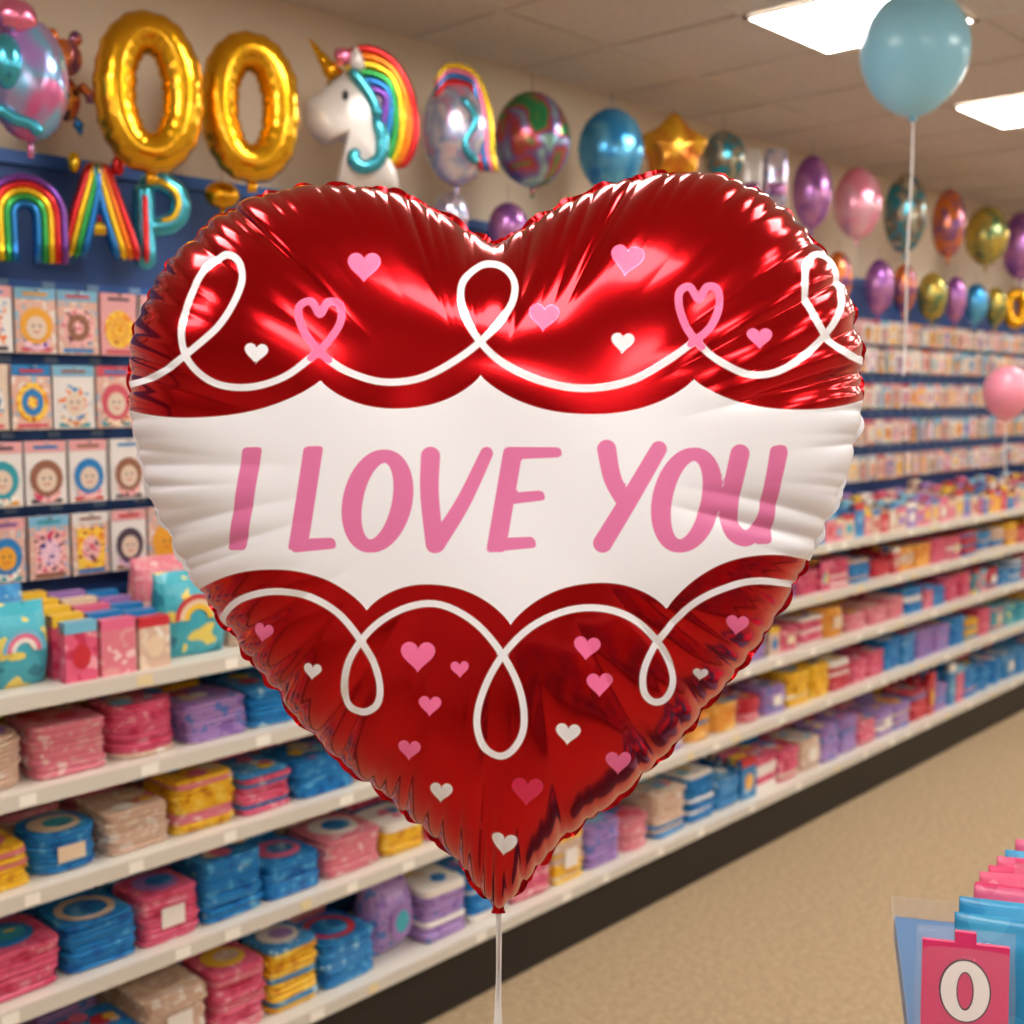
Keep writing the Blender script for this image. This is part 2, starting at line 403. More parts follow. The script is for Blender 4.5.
def tube(mb, pts, r, mi, closed=False, n=14, taper=True, y0=0, wr=.03, flat=1.0, freq=1.0):
    """inflated tube following a planar XZ path, pinched ends and light creases"""
    L_ = len(pts); v = []; f = []
    for i, p in enumerate(pts):
        a = pts[(i-1) % L_] if closed else pts[max(i-1, 0)]; c = pts[(i+1) % L_] if closed else pts[min(i+1, L_-1)]
        dx, dz = c[0]-a[0], c[1]-a[1]; l = math.hypot(dx, dz) or 1; nx, nz = -dz/l, dx/l
        rr = r
        if taper and not closed:
            e = min(i, L_-1-i)/max(1, (L_-1))*5
            rr *= min(1, math.sqrt(max(0.0, 1-(1-min(e, 1))**2)) + .05)
        for k in range(n):
            q = 2*math.pi*k/n
            side = abs(math.cos(q))**2          # creases live on the seam sides
            w_ = 1-wr*side*(1+math.sin(i*freq*1.3+(1.7 if math.cos(q) > 0 else 0))+.6*math.sin(i*freq*.57))
            v.append((p[0]+nx*rr*w_*math.cos(q), y0+rr*w_*flat*math.sin(q), p[1]+nz*rr*w_*math.cos(q)))
    for i in range(L_ if closed else L_-1):
        j = (i+1) % L_
        for k in range(n):
            m_ = (k+1) % n; f.append((i*n+k, i*n+m_, j*n+m_, j*n+k))
    if not closed: f.append(tuple(range(n))); f.append(tuple((L_-1)*n+k for k in range(n)))
    mb.add(v, f, mi)

def ell(w, h, n=64, e=2.0, cx=0, cz=0):
    return [(cx+math.copysign(abs(math.cos(2*math.pi*i/n))**(2/e), math.cos(2*math.pi*i/n))*w/2, cz+math.copysign(abs(math.sin(2*math.pi*i/n))**(2/e), math.sin(2*math.pi*i/n))*h/2) for i in range(n)]

def hang(x, y, z, k=.75):
    th = -(math.atan2(x, y))*k
    return Matrix.Translation((x, y, z)) @ Matrix.Rotation(th, 4, 'Z')

def nubcord(mb, h, mi, up=True, w=.012):
    """neck tab at the bottom and hanging line at the top"""
    mb.box(-w/2, w/2, -.001, .001, -h/2-.03, -h/2+.006, mi)
    if up: mb.box(-.0008, .0008, -.0008, .0008, h/2-.004, h/2+.05, mi)

def round_balloon(x, z, w, h, m, y=2.5, seed=0, extra=None, th=None):
    mb = MB(); pillow(mb, ell(w, h), (th or .38*min(w, h)), 0, seed=seed, nw=30)
    nubcord(mb, h, 0)
    if extra: extra(mb, w, h)
    return mb.obj('round_foil_balloon', [m, F_['red'], F_['yellow'], F_['blue'], F_['teal'], F_['pink'], F_['white']], True, hang(x, y, z))

# pastel bubble balloon on the far left
def ex1(mb, w, h):
    pillow(mb, ell(w*.55, h*.30, 32, 2, -w*.15, h*.44), .035, 5, 8, y0=-.03)
    tube(mb, cr_path([(-w*.42, -.07), (-w*.2, -.09), (.0, -.10), (w*.1, -.12)]), .014, 4, y0=-.04)
    pillow(mb, ell(w*.4, h*.45, 32, 2, -w*.27, .02), .03, 4, 8, y0=-.045)
round_balloon(1.215, 2.407, .165, .26, P_['unic'], seed=1, extra=ex1)
# small character balloon
mb = MB()
pillow(mb, ell(.08, .085, 40, 2, 0, .065), .032, 0, seed=2); pillow(mb, ell(.065, .10, 40, 2, .0, -.025), .028, 1, seed=3)
pillow(mb, ell(.03, .035, 24, 2, -.025, .11), .01, 0); pillow(mb, ell(.03, .035, 24, 2, .025, .11), .01, 0)
tube(mb, [(-.02, -.06), (-.025, -.08), (-.03, -.105)], .014, 2); tube(mb, [(.02, -.06), (.025, -.08), (.03, -.105)], .014, 2)
tube(mb, cr_path([(-.03, .01), (-.05, -.01), (-.055, -.03)]), .012, 0); tube(mb, cr_path([(.03, .01), (.05, -.01), (.055, -.03)]), .012, 0)
mb.obj('character_foil_balloon', [P_['orp'], P_['char'], F_['blue']], True, hang(1.365, 2.63, 2.44))
# gold zeros
for x, z in ((1.492, 2.427), (1.765, 2.441)):
    mb = MB()
    pth = [(.074*math.copysign(abs(math.cos(a))**.9, math.cos(a)), .132*math.copysign(abs(math.sin(a))**.95, math.sin(a))) for a in [2*math.pi*i/180 for i in range(180)]]
    tube(mb, pth, .048, 0, True, 28, wr=.03, freq=.6)
    mb.box(-.012, .012, -.001, .001, -.20, -.172, 0)
    mb.obj('gold_zero_foil_balloon', [m_gold], True, hang(x, 2.49, z))
# unicorn
mb = MB(); k = .00262; U = lambda P: [((a-362)*k, (120-b_)*k) for a, b_ in P]
headpts = [(306, 118), (309, 107), (322, 97), (334, 84), (346, 74), (362, 72), (378, 82), (388, 100), (392, 125), (393, 150), (398, 176), (396, 190), (370, 192), (342, 190), (336, 182), (342, 165), (346, 148), (338, 143), (326, 147), (313, 140), (307, 130)]
pillow(mb, U(cr_path(headpts, True, 4)), .055, 0, seed=5, wr=.03)
cols = [1, 2, 3, 4, 5, 6]
for q, c in enumerate(cols):
    o = 8.0*q
    P0 = [(345, 60+o*.9), (368, 54+o), (392-o*.2, 64+o*.9), (408-o*.6, 88+o*.6), (414-o*.8, 115+o*.2), (414-o*.9, 140), (405-o*.8, 160), (392-o*.7, 166)]
    tube(mb, U(cr_path(P0, False, 5)), .0125, c, y0=-.01-.004*q)
tube(mb, U(cr_path([(372, 120), (380, 140), (378, 160), (364, 170), (352, 164), (356, 152)], False, 5)), .019, 7, y0=-.045)
tube(mb, U(cr_path([(350, 78), (362, 92), (372, 108), (376, 124)], False, 5)), .016, 7, y0=-.045)
hp = U([(338, 84), (312, 48)])
L_ = 20; v = []; f = []
for i in range(L_+1):
    t = i/L_; cx = hp[0][0]+(hp[-1][0]-hp[0][0])*t; cz = hp[0][1]+(hp[-1][1]-hp[0][1])*t; r = .030*(1-t*.9)*(1-.14*abs(math.sin(t*12)))
    for q in range(14):
        a = 2*math.pi*q/14; v.append((cx+r*.81*math.cos(a), -.01+r*math.sin(a), cz+r*.58*math.cos(a)))
for i in range(L_):
    for q in range(14): f.append((i*14+q, i*14+(q+1) % 14, (i+1)*14+(q+1) % 14, (i+1)*14+q))
mb.add(v, f, 8)
pillow(mb, U(cr_path([(352, 76), (350, 64), (356, 54), (363, 64), (364, 76)], True, 4)), .012, 0, 6, y0=-.03)
pillow(mb, U(cr_path([(335, 60), (345, 56), (352, 62), (348, 72), (338, 72)], True, 4)), .014, 9, 6, y0=-.03)
pillow(mb, [(p[0]+(345-362)*k, p[1]+(120-103)*k) for p in ell(.018, .026, 20)], .006, 10, 5, y0=-.050)
pillow(mb, [(p[0]+(315-362)*k, p[1]+(120-122)*k) for p in ell(.006, .009, 14)], .004, 10, 4, y0=-.030)
pillow(mb, [(p[0]+(335-362)*k, p[1]+(120-124)*k) for p in ell(.022, .018, 20)], .004, 9, 4, y0=-.046)
mb.box(0, .012, -.001, .001, -.215, -.18, 0)
mb.obj('unicorn_foil_balloon', [F_['white'], F_['red'], F_['orange'], F_['yellow'], F_['green'], F_['blue'], F_['purple'], F_['teal'], m_gold, F_['pink'], F_['black']], True, hang(2.08, 2.45, 2.462, .85))
# iridescent with rainbow
def ex2(mb, w, h):
    for q, c in enumerate((2, 5, 3, 1)):
        o = .014*q
        tube(mb, cr_path([(-.07, .12-o), (-.03, .165-o), (.035, .155-o), (.075-o, .09), (.09-o, 0), (.095-o, -.08), (.11-o, -.12)]), .010, c, y0=-.045)
    tube(mb, cr_path([(.0, .08), (.04, .02), (.01, -.05), (.05, -.1)]), .014, 4, y0=-.065)
round_balloon(2.475, 2.50, .20, .31, P_['iri'], seed=7, extra=ex2)
round_balloon(2.80, 2.525, .24, .29, P_['multi'], seed=8)
round_balloon(3.19, 2.55, .225, .275, P_['bl'], seed=9)
# gold star
mb = MB(); pts = []
for i in range(10):
    a = math.pi/2+math.pi*i/5; r = .13 if i % 2 == 0 else .10
    pts.append((r*math.cos(a), r*math.sin(a)))
pillow(mb, cr_path(pts, True, 6), .07, 0, seed=4); nubcord(mb, .2, 0)
mb.obj('star_foil_balloon', [P_['star']], True, hang(3.54, 2.5, 2.60))
round_balloon(3.86, 2.62, .17, .20, P_['tealp'], seed=10)
mb = MB()
for i, dx in enumerate((-.05, .05)):
    pillow(mb, ell(.10, .24, 48, 5, dx, 0), .02, i, seed=i, wr=.08)
    mb.box(dx-.03, dx+.03, -.024, -.022, -.07, -.02, 2)
mb.obj('packaged_foil_balloons', [F_['white'], P_['iri'], P_['purp']], True, hang(4.22, 2.55, 2.60))
SP = [(4.52, 2.577, .165, .30, 'purp'), (4.92, 2.578, .21, .31, 'pinkp'), (5.39, 2.585, .20, .37, 'tealp'), (5.88, 2.59, .165, .34, 'orp'), (6.36, 2.575, .225, .31, 'goldg'), (6.86, 2.57, .22, .38, 'purp'), (7.4, 2.57, .22, .36, 'bl'), (7.95, 2.57, .22, .34, 'pinkp'),
      (.9, 2.42, .2, .27, 'bl'), (.55, 2.42, .22, .27, 'multi'), (.15, 2.42, .22, .28, 'orp')]
for i, (x, z, w, h, c) in enumerate(SP): round_balloon(x, z, w, h, P_[c], seed=20+i)
# second row
SR = [(5.352, 2.255, .14, .26, 'purp'), (5.62, 2.265, .12, .24, 'orp'), (5.945, 2.245, .153, .25, 'goldg'), (6.23, 2.25, .115, .24, 'purp'), (6.50, 2.24, .13, .22, 'bl'),
      (4.95, 2.26, .13, .25, 'orp'), (4.6, 2.26, .13, .25, 'bl'), (3.05, 2.28, .12, .15, 'tealp'), (2.8, 2.27, .13, .16, 'purp'), (2.55, 2.28, .11, .15, 'iri'), (6.78, 2.24, .12, .22, 'goldg'), (7.4, 2.25, .14, .25, 'purp'), (7.75, 2.25, .14, .25, 'bl')]
for i, (x, z, w, h, c) in enumerate(SR): round_balloon(x, z, w, h, P_[c], y=2.6, seed=40+i)
mb = MB(); tube(mb, [(.045*math.cos(a), .085*math.sin(a)) for a in [2*math.pi*i/80 for i in range(80)]], .036, 0, True); mb.obj('gold_zero_foil_balloon', [m_gold], True, hang(7.08, 2.6, 2.245))
mb = MB(); pillow(mb, ell(.09, .07, 40), .03, 0); nubcord(mb, .07, 0); mb.obj('round_foil_balloon', [m_gold], True, hang(1.753, 2.6, 2.245))
# rainbow arch
RB = [F_['red'], F_['orange'], F_['yellow'], F_['green'], F_['blue'], F_['purple'], F_['teal'], F_['white']]
mb = MB()
for q in range(5):
    R = .078-.0135*q
    P0 = [(-R, -.10)]+[(-R, -.06)]+[(R*math.cos(math.pi-math.pi*i/18), R*1.05*math.sin(math.pi*i/18)-.0) for i in range(19)]+[(R, -.06), (R, -.10)]
    tube(mb, P0, .0105, [5, 0, 2, 3, 4][q], y0=0, taper=False, flat=2.0)
mb.obj('rainbow_arch_foil_balloon', RB, True, hang(1.245, 2.6, 2.14))
# rainbow letter A
mb = MB()
for q, c in enumerate((0, 2, 3, 4)):
    o = -.022+.0145*q
    tube(mb, cr_path([(-.062+o, -.115), (-.04+o, -.04), (-.018+o*.8, .04), (-.002+o*.5, .105)], False, 5), .0125, c, flat=1.8)
    tube(mb, cr_path([(.062-o, -.115), (.04-o, -.04), (.018-o*.8, .04), (.002-o*.5, .105)], False, 5), .0125, [0, 1, 2, 4][q], flat=1.8)
tube(mb, [(-.05, -.045), (-.02, -.045), (.02, -.045), (.05, -.045)], .017, 2, taper=False); tube(mb, [(-.045, -.02), (0, -.02), (.045, -.02)], .01, 0, taper=False)
pillow(mb, ell(.03, .05, 20, 2, -.05, .10), .014, 2); pillow(mb, ell(.03, .05, 20, 2, .045, .10), .014, 0)
mb.obj('rainbow_letter_a_foil_balloon', RB, True, hang(1.42, 2.6, 2.175))
# teal letter P
mb = MB()
tube(mb, cr_path([(-.035, -.115), (-.035, -.04), (-.035, .03), (-.035, .09)], False, 6), .028, 6)
tube(mb, cr_path([(-.045, .085), (0, .095), (.04, .075), (.05, .04), (.035, .005), (0, -.01), (-.035, -.01)], False, 6), .026, 6)
tube(mb, cr_path([(-.03, .085), (0, .092), (.035, .07), (.042, .04), (.03, .012), (0, 0)], False, 6), .008, 2, y0=-.024)
tube(mb, cr_path([(-.035, -.10), (-.035, -.04), (-.035, .03), (-.035, .06)], False, 6), .008, 0, y0=-.026)
mb.obj('teal_letter_p_foil_balloon', RB, True, hang(1.575, 2.6, 2.16))

# ------------------------------------------------------------ latex balloons
m_ribbon = mat('ribbon_white', srgb(240, 238, 240), .35)
def latex(name, pos, rw, rh, col, cord, dx=0, dy=0):
    m, N, L, P = base_mat(name+'_latex')
    P.inputs['Base Color'].default_value = col; P.inputs['Roughness'].default_value = .3; P.inputs['Coat Weight'].default_value = .3
    mb = MB(); v = []; f = []; n = 40; K = 36
    prof = []
    for i in range(K+1):
        a = math.pi*i/K; zz = math.cos(a); r = math.sin(a)
        if zz < 0: r *= (1-.16*zz*zz*(1)); zz *= 1.08
        prof.append((r*rw, zz*rh))
    prof = prof[:-1]+[(.007, -1.075*rh), (.006, -1.10*rh), (.013, -1.14*rh), (.011, -1.15*rh)]
    for r, z in prof:
        for k in range(n): v.append((max(r, .0005)*math.cos(2*math.pi*k/n), max(r, .0005)*math.sin(2*math.pi*k/n), z))
    for i in range(len(prof)-1):
        for k in range(n): f.append((i*n+k, (i+1)*n+k, (i+1)*n+(k+1) % n, i*n+(k+1) % n))
    mb.add(v, f, 0)
    o = mb.obj(name, [m], True, Matrix.Translation(pos))
    r = MB(); K = 30
    pts = [(dx*t*t+.004*math.sin(t*9), dy*t*t, -1.12*rh-cord*t) for t in [i/K for i in range(K+1)]]
    for i in range(K):
        a, c = pts[i], pts[i+1]
        w = .003
        r.add([(a[0]-w, a[1]-w*.6, a[2]), (a[0]+w, a[1]-w*.6, a[2]), (a[0], a[1]+w, a[2]), (c[0]-w, c[1]-w*.6, c[2]), (c[0]+w, c[1]-w*.6, c[2]), (c[0], c[1]+w, c[2])], [(0, 1, 4, 3), (1, 2, 5, 4), (2, 0, 3, 5)], 0)
    rb = r.obj('ribbon', [m_ribbon], True); rb.parent = o
latex('blue_latex_balloon', (2.959, 1.360, 2.605), .133, .148, srgb(150, 220, 250), .64, -.01, .0)
latex('pink_latex_balloon', (5.30, 1.97, 1.763), .100, .112, srgb(245, 150, 175), .25, .02, 0)

# ------------------------------------------------------------ HEART BALLOON
S = 1.3/1200*.993; CXp, CYp = 497, 540
OUT = [(492,243),(474,233),(452,220),(420,202),(385,191),(340,186),(290,189),(240,204),(195,236),(160,276),(138,320),(129,362),(131,410),(138,455),(152,500),(174,547),(206,600),(246,655),(291,712),(341,763),(395,806),(440,843),(468,876),(484,898),(498,908),(512,898),(530,876),(560,843),(600,812),(650,770),(690,727),(730,680),(769,628),(798,577),(824,530),(844,480),(858,430),(862,382),(860,340),(849,300),(829,260),(795,220),(755,190),(710,175),(665,174),(620,181),(580,196),(545,214),(512,234)]
dense = cr_path(OUT, True, 12)
pa = np.array(dense); pa = np.vstack([pa, pa[:1]])
sl = np.concatenate([[0], np.cumsum(np.hypot(*np.diff(pa, axis=0).T))]); PER = sl[-1]
NA, NR = 1300, 150
ss = np.linspace(0, PER, NA, endpoint=False)
ox = np.interp(ss, sl, pa[:, 0]); oy = np.interp(ss, sl, pa[:, 1])
ccx, ccy = 497.0, 470.0
# creases
rng = np.random.RandomState(5)
ncr = 120
sj = (np.arange(ncr)+rng.uniform(-.4, .4, ncr))*PER/ncr
wj = rng.uniform(3.0, 6.0, ncr); lj = rng.uniform(9, 26, ncr); dj = rng.uniform(.35, 1.0, ncr)
big = rng.rand(ncr) < .30; lj[big] *= 2.8; wj[big] *= 1.4; dj[big] = np.maximum(dj[big], .75)
rs_ = np.linspace(0, 1, NR+1); tt = 1-(1-rs_)**1.7
Tn, Sn = np.meshgrid(tt, ss, indexing='ij')
PX = ccx+(ox[None, :]-ccx)*Tn; PY = ccy+(oy[None, :]-ccy)*Tn
# smooth distance field: exact L3 integral over outline segments
q = np.linspace(0, NA, 440, endpoint=False).astype(int)
ax, ay = ox[q], oy[q]; bx, by = np.roll(ax, -1), np.roll(ay, -1)
acc = np.zeros_like(PX)
for i in range(len(q)):
    dx, dy = bx[i]-ax[i], by[i]-ay[i]; l = math.hypot(dx, dy); dx /= l; dy /= l
    rx = PX-ax[i]; ry = PY-ay[i]
    a_ = rx*dx+ry*dy; d2 = (rx*dy-ry*dx)**2+.3
    acc += (a_/np.sqrt(d2+a_**2)+(l-a_)/np.sqrt(d2+(l-a_)**2))/d2
phi = np.sqrt(2/acc)     # ~ distance in px near edge
phi[-1, :] = 0
pm = phi.max(); pn = np.clip(phi/pm, 0, 1)
TH = .146/S
h = TH*np.sqrt(pn*(2-pn))
G = np.zeros_like(PX)
for j in range(ncr):
    d = Sn-sj[j]+rng.uniform(-.12, .12)*phi; d = np.abs((d+PER/2) % PER-PER/2)
    wl = wj[j]*(.55+.45*Tn)*(1+phi/60)
    G += dj[j]*np.exp(-(d*d/(wl*wl)+.02)**.58)*np.exp(-phi/lj[j])
G = np.clip(G, 0, 1.5)
fade = np.clip((Tn-.40)/.30, 0, 1); G *= fade*fade*(3-2*fade)
UND = .012*np.sin(PX*.021+PY*.013)+.009*np.sin(PX*.033-PY*.027+1)
hf = h*(1-.24*G)*(1+UND)
shr = 1-.014*G
VX = ccx+(PX-ccx)*shr; VY = ccy+(PY-ccy)*shr
# printed artwork coordinates: film stretches as it inflates
st = .993/(1-h*S/1.3)
QX = CXp+(PX-CXp)*st; QY = CYp+(PY-CYp)*st

FAR = 12.0
def polyseg(pts, rad, F):
    """min over segments (variable radius) written into F"""
    pts = np.array(pts, float); rad = np.full(len(pts), rad, float) if np.isscalar(rad) else np.array(rad, float)
    m_ = rad.max()+8
    for i in range(len(pts)-1):
        p, c = pts[i], pts[i+1]
        M = (QX > min(p[0], c[0])-m_) & (QX < max(p[0], c[0])+m_) & (QY > min(p[1], c[1])-m_) & (QY < max(p[1], c[1])+m_)
        if not M.any(): continue
        X, Y = QX[M], QY[M]; d = c-p; l2 = (d**2).sum()+1e-9
        t = np.clip(((X-p[0])*d[0]+(Y-p[1])*d[1])/l2, 0, 1)
        D = np.hypot(X-p[0]-t*d[0], Y-p[1]-t*d[1])-(rad[i]+(rad[i+1]-rad[i])*t)
        F[M] = np.minimum(F[M], D)
def brush(p, c, w0, w1, F, r=4.0):
    p = np.array(p, float); c = np.array(c, float); L0 = np.hypot(*(c-p)); d = (c-p)/L0
    m_ = 25
    M = (QX > min(p[0], c[0])-m_) & (QX < max(p[0], c[0])+m_) & (QY > min(p[1], c[1])-m_) & (QY < max(p[1], c[1])+m_)
    X, Y = QX[M]-p[0], QY[M]-p[1]; a = X*d[0]+Y*d[1]; b2 = X*d[1]-Y*d[0]
    w = w0+(w1-w0)*np.clip(a/L0, 0, 1)
    # slightly slanted brush ends
    qa = np.abs(a+.18*b2-L0/2)-(L0/2-r); qb = np.abs(b2)-(w-r)
    D = np.hypot(np.maximum(qa, 0), np.maximum(qb, 0))+np.minimum(np.maximum(qa, qb), 0)-r
    F[M] = np.minimum(F[M], D)
def polyfill(pts, F):
    pts = np.array(pts, float); x0, y0 = pts.min(0)-8; x1, y1 = pts.max(0)+8
    M = (QX > x0) & (QX < x1) & (QY > y0) & (QY < y1)
    X, Y = QX[M], QY[M]; D = np.full(X.shape, 1e9); ins = np.zeros(X.shape, bool)
    n = len(pts)
    for i in range(n):
        p, c = pts[i], pts[(i+1) % n]; d = c-p; l2 = (d**2).sum()+1e-9
        t = np.clip(((X-p[0])*d[0]+(Y-p[1])*d[1])/l2, 0, 1)
        D = np.minimum(D, np.hypot(X-p[0]-t*d[0], Y-p[1]-t*d[1]))
        if abs(d[1]) > 1e-9:
            cross = ((p[1] > Y) != (c[1] > Y)) & (X < d[0]*(Y-p[1])/d[1]+p[0]); ins ^= cross
    D = np.where(ins, -D, D)
    F[M] = np.minimum(F[M], D)
def hshape(cx, cy, w, tilt=0.08):
    P = []
    for i in range(44):
        t = 2*math.pi*i/44
        x = 16*math.sin(t)**3/32*w; y = -(13*math.cos(t)-5*math.cos(2*t)-2*math.cos(3*t)-math.cos(4*t)+2.5)/32*w
        P.append((cx+x*math.cos(tilt)-y*math.sin(tilt), cy+x*math.sin(tilt)+y*math.cos(tilt)))
    return P

FW = np.full_like(QX, FAR); FP = FW.copy(); FD = FW.copy()
def arcs(segs):
    X, Y = [], []
    for (x0, y0), (x1, y1), sag in segs:
        for i in range(60):
            t = i/60; X.append(x0+(x1-x0)*t); Y.append(y0+(y1-y0)*t+sag*(1-abs(2*t-1)**2.2)**.85)
    X.append(segs[-1][1][0]); Y.append(segs[-1][1][1]); return X, Y
uX, uY = arcs([((95, 395), (322, 377), 28), ((322, 377), (482, 372), 31), ((482, 372), (695, 376), 37), ((695, 376), (905, 378), 30)])
lX, lY = arcs([((175, 612), (368, 608), -43), ((368, 608), (512, 622), -33), ((512, 622), (668, 607), -34), ((668, 607), (850, 592), -46)])
FW = np.minimum(FW, np.maximum(np.interp(QX, uX, uY)-QY, QY-np.interp(QX, lX, lY))*.93)
LN1 = [(118,386),(140,379),(165,368),(195,345),(222,320),(240,288),(241,262),(226,252),(205,268),(189,300),(182,332),(190,360),(215,380),(250,384),(285,374),(312,355)]
PL1 = [(312,355),(328,340),(341,320),(341,302),(329,298),(321,311),(312,298),(300,304),(302,322),(315,342),(330,357)]
LN1b = [(330,357),(350,369),(385,379),(425,374),(465,352),(495,326),(513,300),(515,277),(500,263),(480,264),(464,279),(463,302),(475,330),(500,357),(540,377),(585,385),(630,378),(668,358),(700,335)]
PL2 = [(692,341),(711,325),(721,303),(719,286),(708,284),(700,296),(691,284),(681,289),(681,306),(690,328),(703,344)]
LN1c = [(700,341),(720,358),(748,371),(775,370),(800,357),(826,334),(841,308),(841,280),(830,258),(817,252),(807,266),(808,294),(820,322),(840,345),(872,364)]
for P_l in (LN1, LN1b, LN1c): polyseg(cr_path(P_l, False, 5), 3.6, FW)
polyseg(cr_path([(222,632),(223,615),(240,598),(275,589),(313,595),(343,614),(368,648),(380,680),(378,702),(362,711),(347,702),(345,680),(353,652),(377,622),(410,604),(443,602),(478,621),(506,655),(522,690),(525,724),(515,746),(500,754),(485,745),(478,720),(484,690),(502,655),(532,624),(570,607),(608,606),(640,620),(665,648),(675,676),(668,696),(655,700),(645,689),(646,665),(662,636),(692,603),(725,586),(762,579),(812,588)], False, 5), 3.6, FW)
for (x, y, w) in [(257,351,24),(624,340,23),(313,670,19),(702,674,15),(569,732,25),(442,791,23),(505,844,26)]: polyfill(hshape(x, y, w), FW)
polyseg(cr_path(PL1, False, 5), 3.8, FP); polyseg(cr_path(PL2, False, 5), 3.8, FP)
for (x, y, w) in [(365,265,33),(628,258,33),(545,315,30),(761,336,25),(263,632,21),(419,655,35),(461,667,19),(431,704,23),(410,749,23),(588,646,27),(601,683,27),(619,762,26),(738,624,23)]: polyfill(hshape(x, y, w, rng.uniform(-.05, .15)), FP)
polyfill(hshape(528, 790, 32), FD)
# lettering  I LOVE YOU
FT = np.full_like(QX, FAR)
brush((253, 444), (237, 548), 9.8, 9.3, FT)
brush((315, 443), (299, 547), 9.8, 9.6, FT); brush((292, 543), (337, 540), 7, 5.5, FT)
def oh(cx, cy, rx, ry, wv, wh):
    P, R = [], []
    for i in range(49):
        a = 2*math.pi*i/48; c, s_ = math.cos(a), math.sin(a)
        P.append((cx+rx*c-.16*ry*s_, cy+ry*s_)); R.append(wh+(wv-wh)*abs(c)**1.2)
    polyseg(P, R, FT)
oh(379, 498, 25, 45, 10.2, 6.5)
polyseg(cr_path([(432, 453), (431, 490), (436, 541)], False, 8), np.linspace(9.6, 9, 17), FT); polyseg(cr_path([(488, 450), (464, 500), (438, 541)], False, 8), np.linspace(6.5, 8.6, 17), FT)
brush((515, 444), (497, 549), 9.6, 9.6, FT); brush((506, 450), (563, 449), 6.5, 5, FT); brush((504, 496), (546, 492), 6, 5, FT); brush((492, 542), (537, 539), 7, 5.5, FT)
polyseg(cr_path([(608, 446), (614, 476), (627, 500)], False, 8), np.linspace(9.6, 8.2, 17), FT); polyseg(cr_path([(660, 446), (633, 492), (604, 540)], False, 8), np.linspace(8.2, 9.6, 17), FT)
oh(688, 497, 25, 46, 10.2, 6.5)
polyseg(cr_path([(741, 451), (735, 480), (731, 508), (735, 528), (748, 536), (762, 526), (770, 505), (776, 475), (781, 450)], False, 6), np.interp(np.linspace(0, 1, 49), [0, .4, .6, 1], [9.6, 9.2, 7, 7.8]), FT)
brush((780, 443), (765, 542), 8.2, 8.4, FT)

heart = empty('heart_foil_balloon')
yaw = math.radians(42.7); pitch = math.atan(117/1200)
Rv = Vector((math.sin(yaw), -math.cos(yaw), 0)); Fv = Vector((math.cos(yaw)*math.cos(pitch), math.sin(yaw)*math.cos(pitch), -math.sin(pitch))); Uv = Rv.cross(Fv)
HM = Matrix((Rv, Fv, Uv)).transposed().to_4x4(); HM.translation = Vector((.938, .887, 1.594))
heart.matrix_world = HM

front = np.stack([(VX-CXp)*S, -hf*S, -(VY-CYp)*S], -1).reshape(-1, 3)
ri = list(range(0, NR+1, 3))
if ri[-1] != NR: ri.append(NR)
ai = np.arange(0, NA, 2)
bk = np.stack([(VX-CXp)*S, hf*S, -(VY-CYp)*S], -1)[ri][:, ai]
def gridfaces(nr, na, off, flip):
    r = np.arange(nr-1)[:, None]; a = np.arange(na)[None, :]; j = (a+1) % na
    f = np.stack([r*na+a, (r+1)*na+a, (r+1)*na+j, r*na+j] if flip else [r*na+a, r*na+j, (r+1)*na+j, (r+1)*na+a], -1).reshape(-1, 4)
    return f+off
def npmesh(name, V, Fc, mats, attrs=None, parent=None):
    me = bpy.data.meshes.new(name); me.vertices.add(len(V)); me.vertices.foreach_set('co', V.astype(np.float32).ravel())
    me.loops.add(Fc.size); me.loops.foreach_set('vertex_index', Fc.astype(np.int32).ravel())
    me.polygons.add(len(Fc)); me.polygons.foreach_set('loop_start', np.arange(0, Fc.size, 4, dtype=np.int32))
    me.polygons.foreach_set('use_smooth', np.ones(len(Fc), bool))
    for m_ in mats: me.materials.append(m_)
    if attrs:
        for k_, a_ in attrs.items():
            at = me.attributes.new(k_, 'FLOAT', 'POINT'); at.data.foreach_set('value', a_.astype(np.float32).ravel())
    me.update(calc_edges=True); me.validate()
    o = bpy.data.objects.new(name, me); C.objects.link(o)
    if parent: o.parent = parent
    return o
# printed foil material driven by mesh attributes
m, N, L, P = base_mat('heart_printed_foil')
def fac(attr, soft=.8):
    a = N.new('ShaderNodeAttribute'); a.attribute_name = attr
    mr = N.new('ShaderNodeMapRange'); mr.inputs['From Min'].default_value = -soft; mr.inputs['From Max'].default_value = soft
    mr.inputs['To Min'].default_value = 1; mr.inputs['To Max'].default_value = 0
    L.new(a.outputs['Fac'], mr.inputs['Value']); return mr.outputs['Result']
def mixc(f, a, b_):
    x = N.new('ShaderNodeMix'); x.data_type = 'RGBA'
    L.new(f, x.inputs[0])
    if isinstance(a, tuple): x.inputs[6].default_value = a
    else: L.new(a, x.inputs[6])
    x.inputs[7].default_value = b_; return x.outputs[2]
def mixf(f, a, b_):
    x = N.new('ShaderNodeMix'); L.new(f, x.inputs[0])
    if isinstance(a, float): x.inputs[2].default_value = a
    else: L.new(a, x.inputs[2])
    x.inputs[3].default_value = b_; return x.outputs[0]
fw, fp, fd, ft = fac('white_ink'), fac('pink_ink'), fac('rose_ink'), fac('letter_ink')
REDF = srgb(206, 7, 20)
c = mixc(fw, REDF, srgb(244, 246, 255)); c = mixc(fp, c, srgb(250, 118, 174)); c = mixc(fd, c, srgb(215, 30, 85)); c = mixc(ft, c, srgb(228, 120, 176))
L.new(c, P.inputs['Base Color'])
me_ = mixf(fw, .92, .0); me_ = mixf(fp, me_, .0); me_ = mixf(fd, me_, .1); me_ = mixf(ft, me_, .0); L.new(me_, P.inputs['Metallic'])
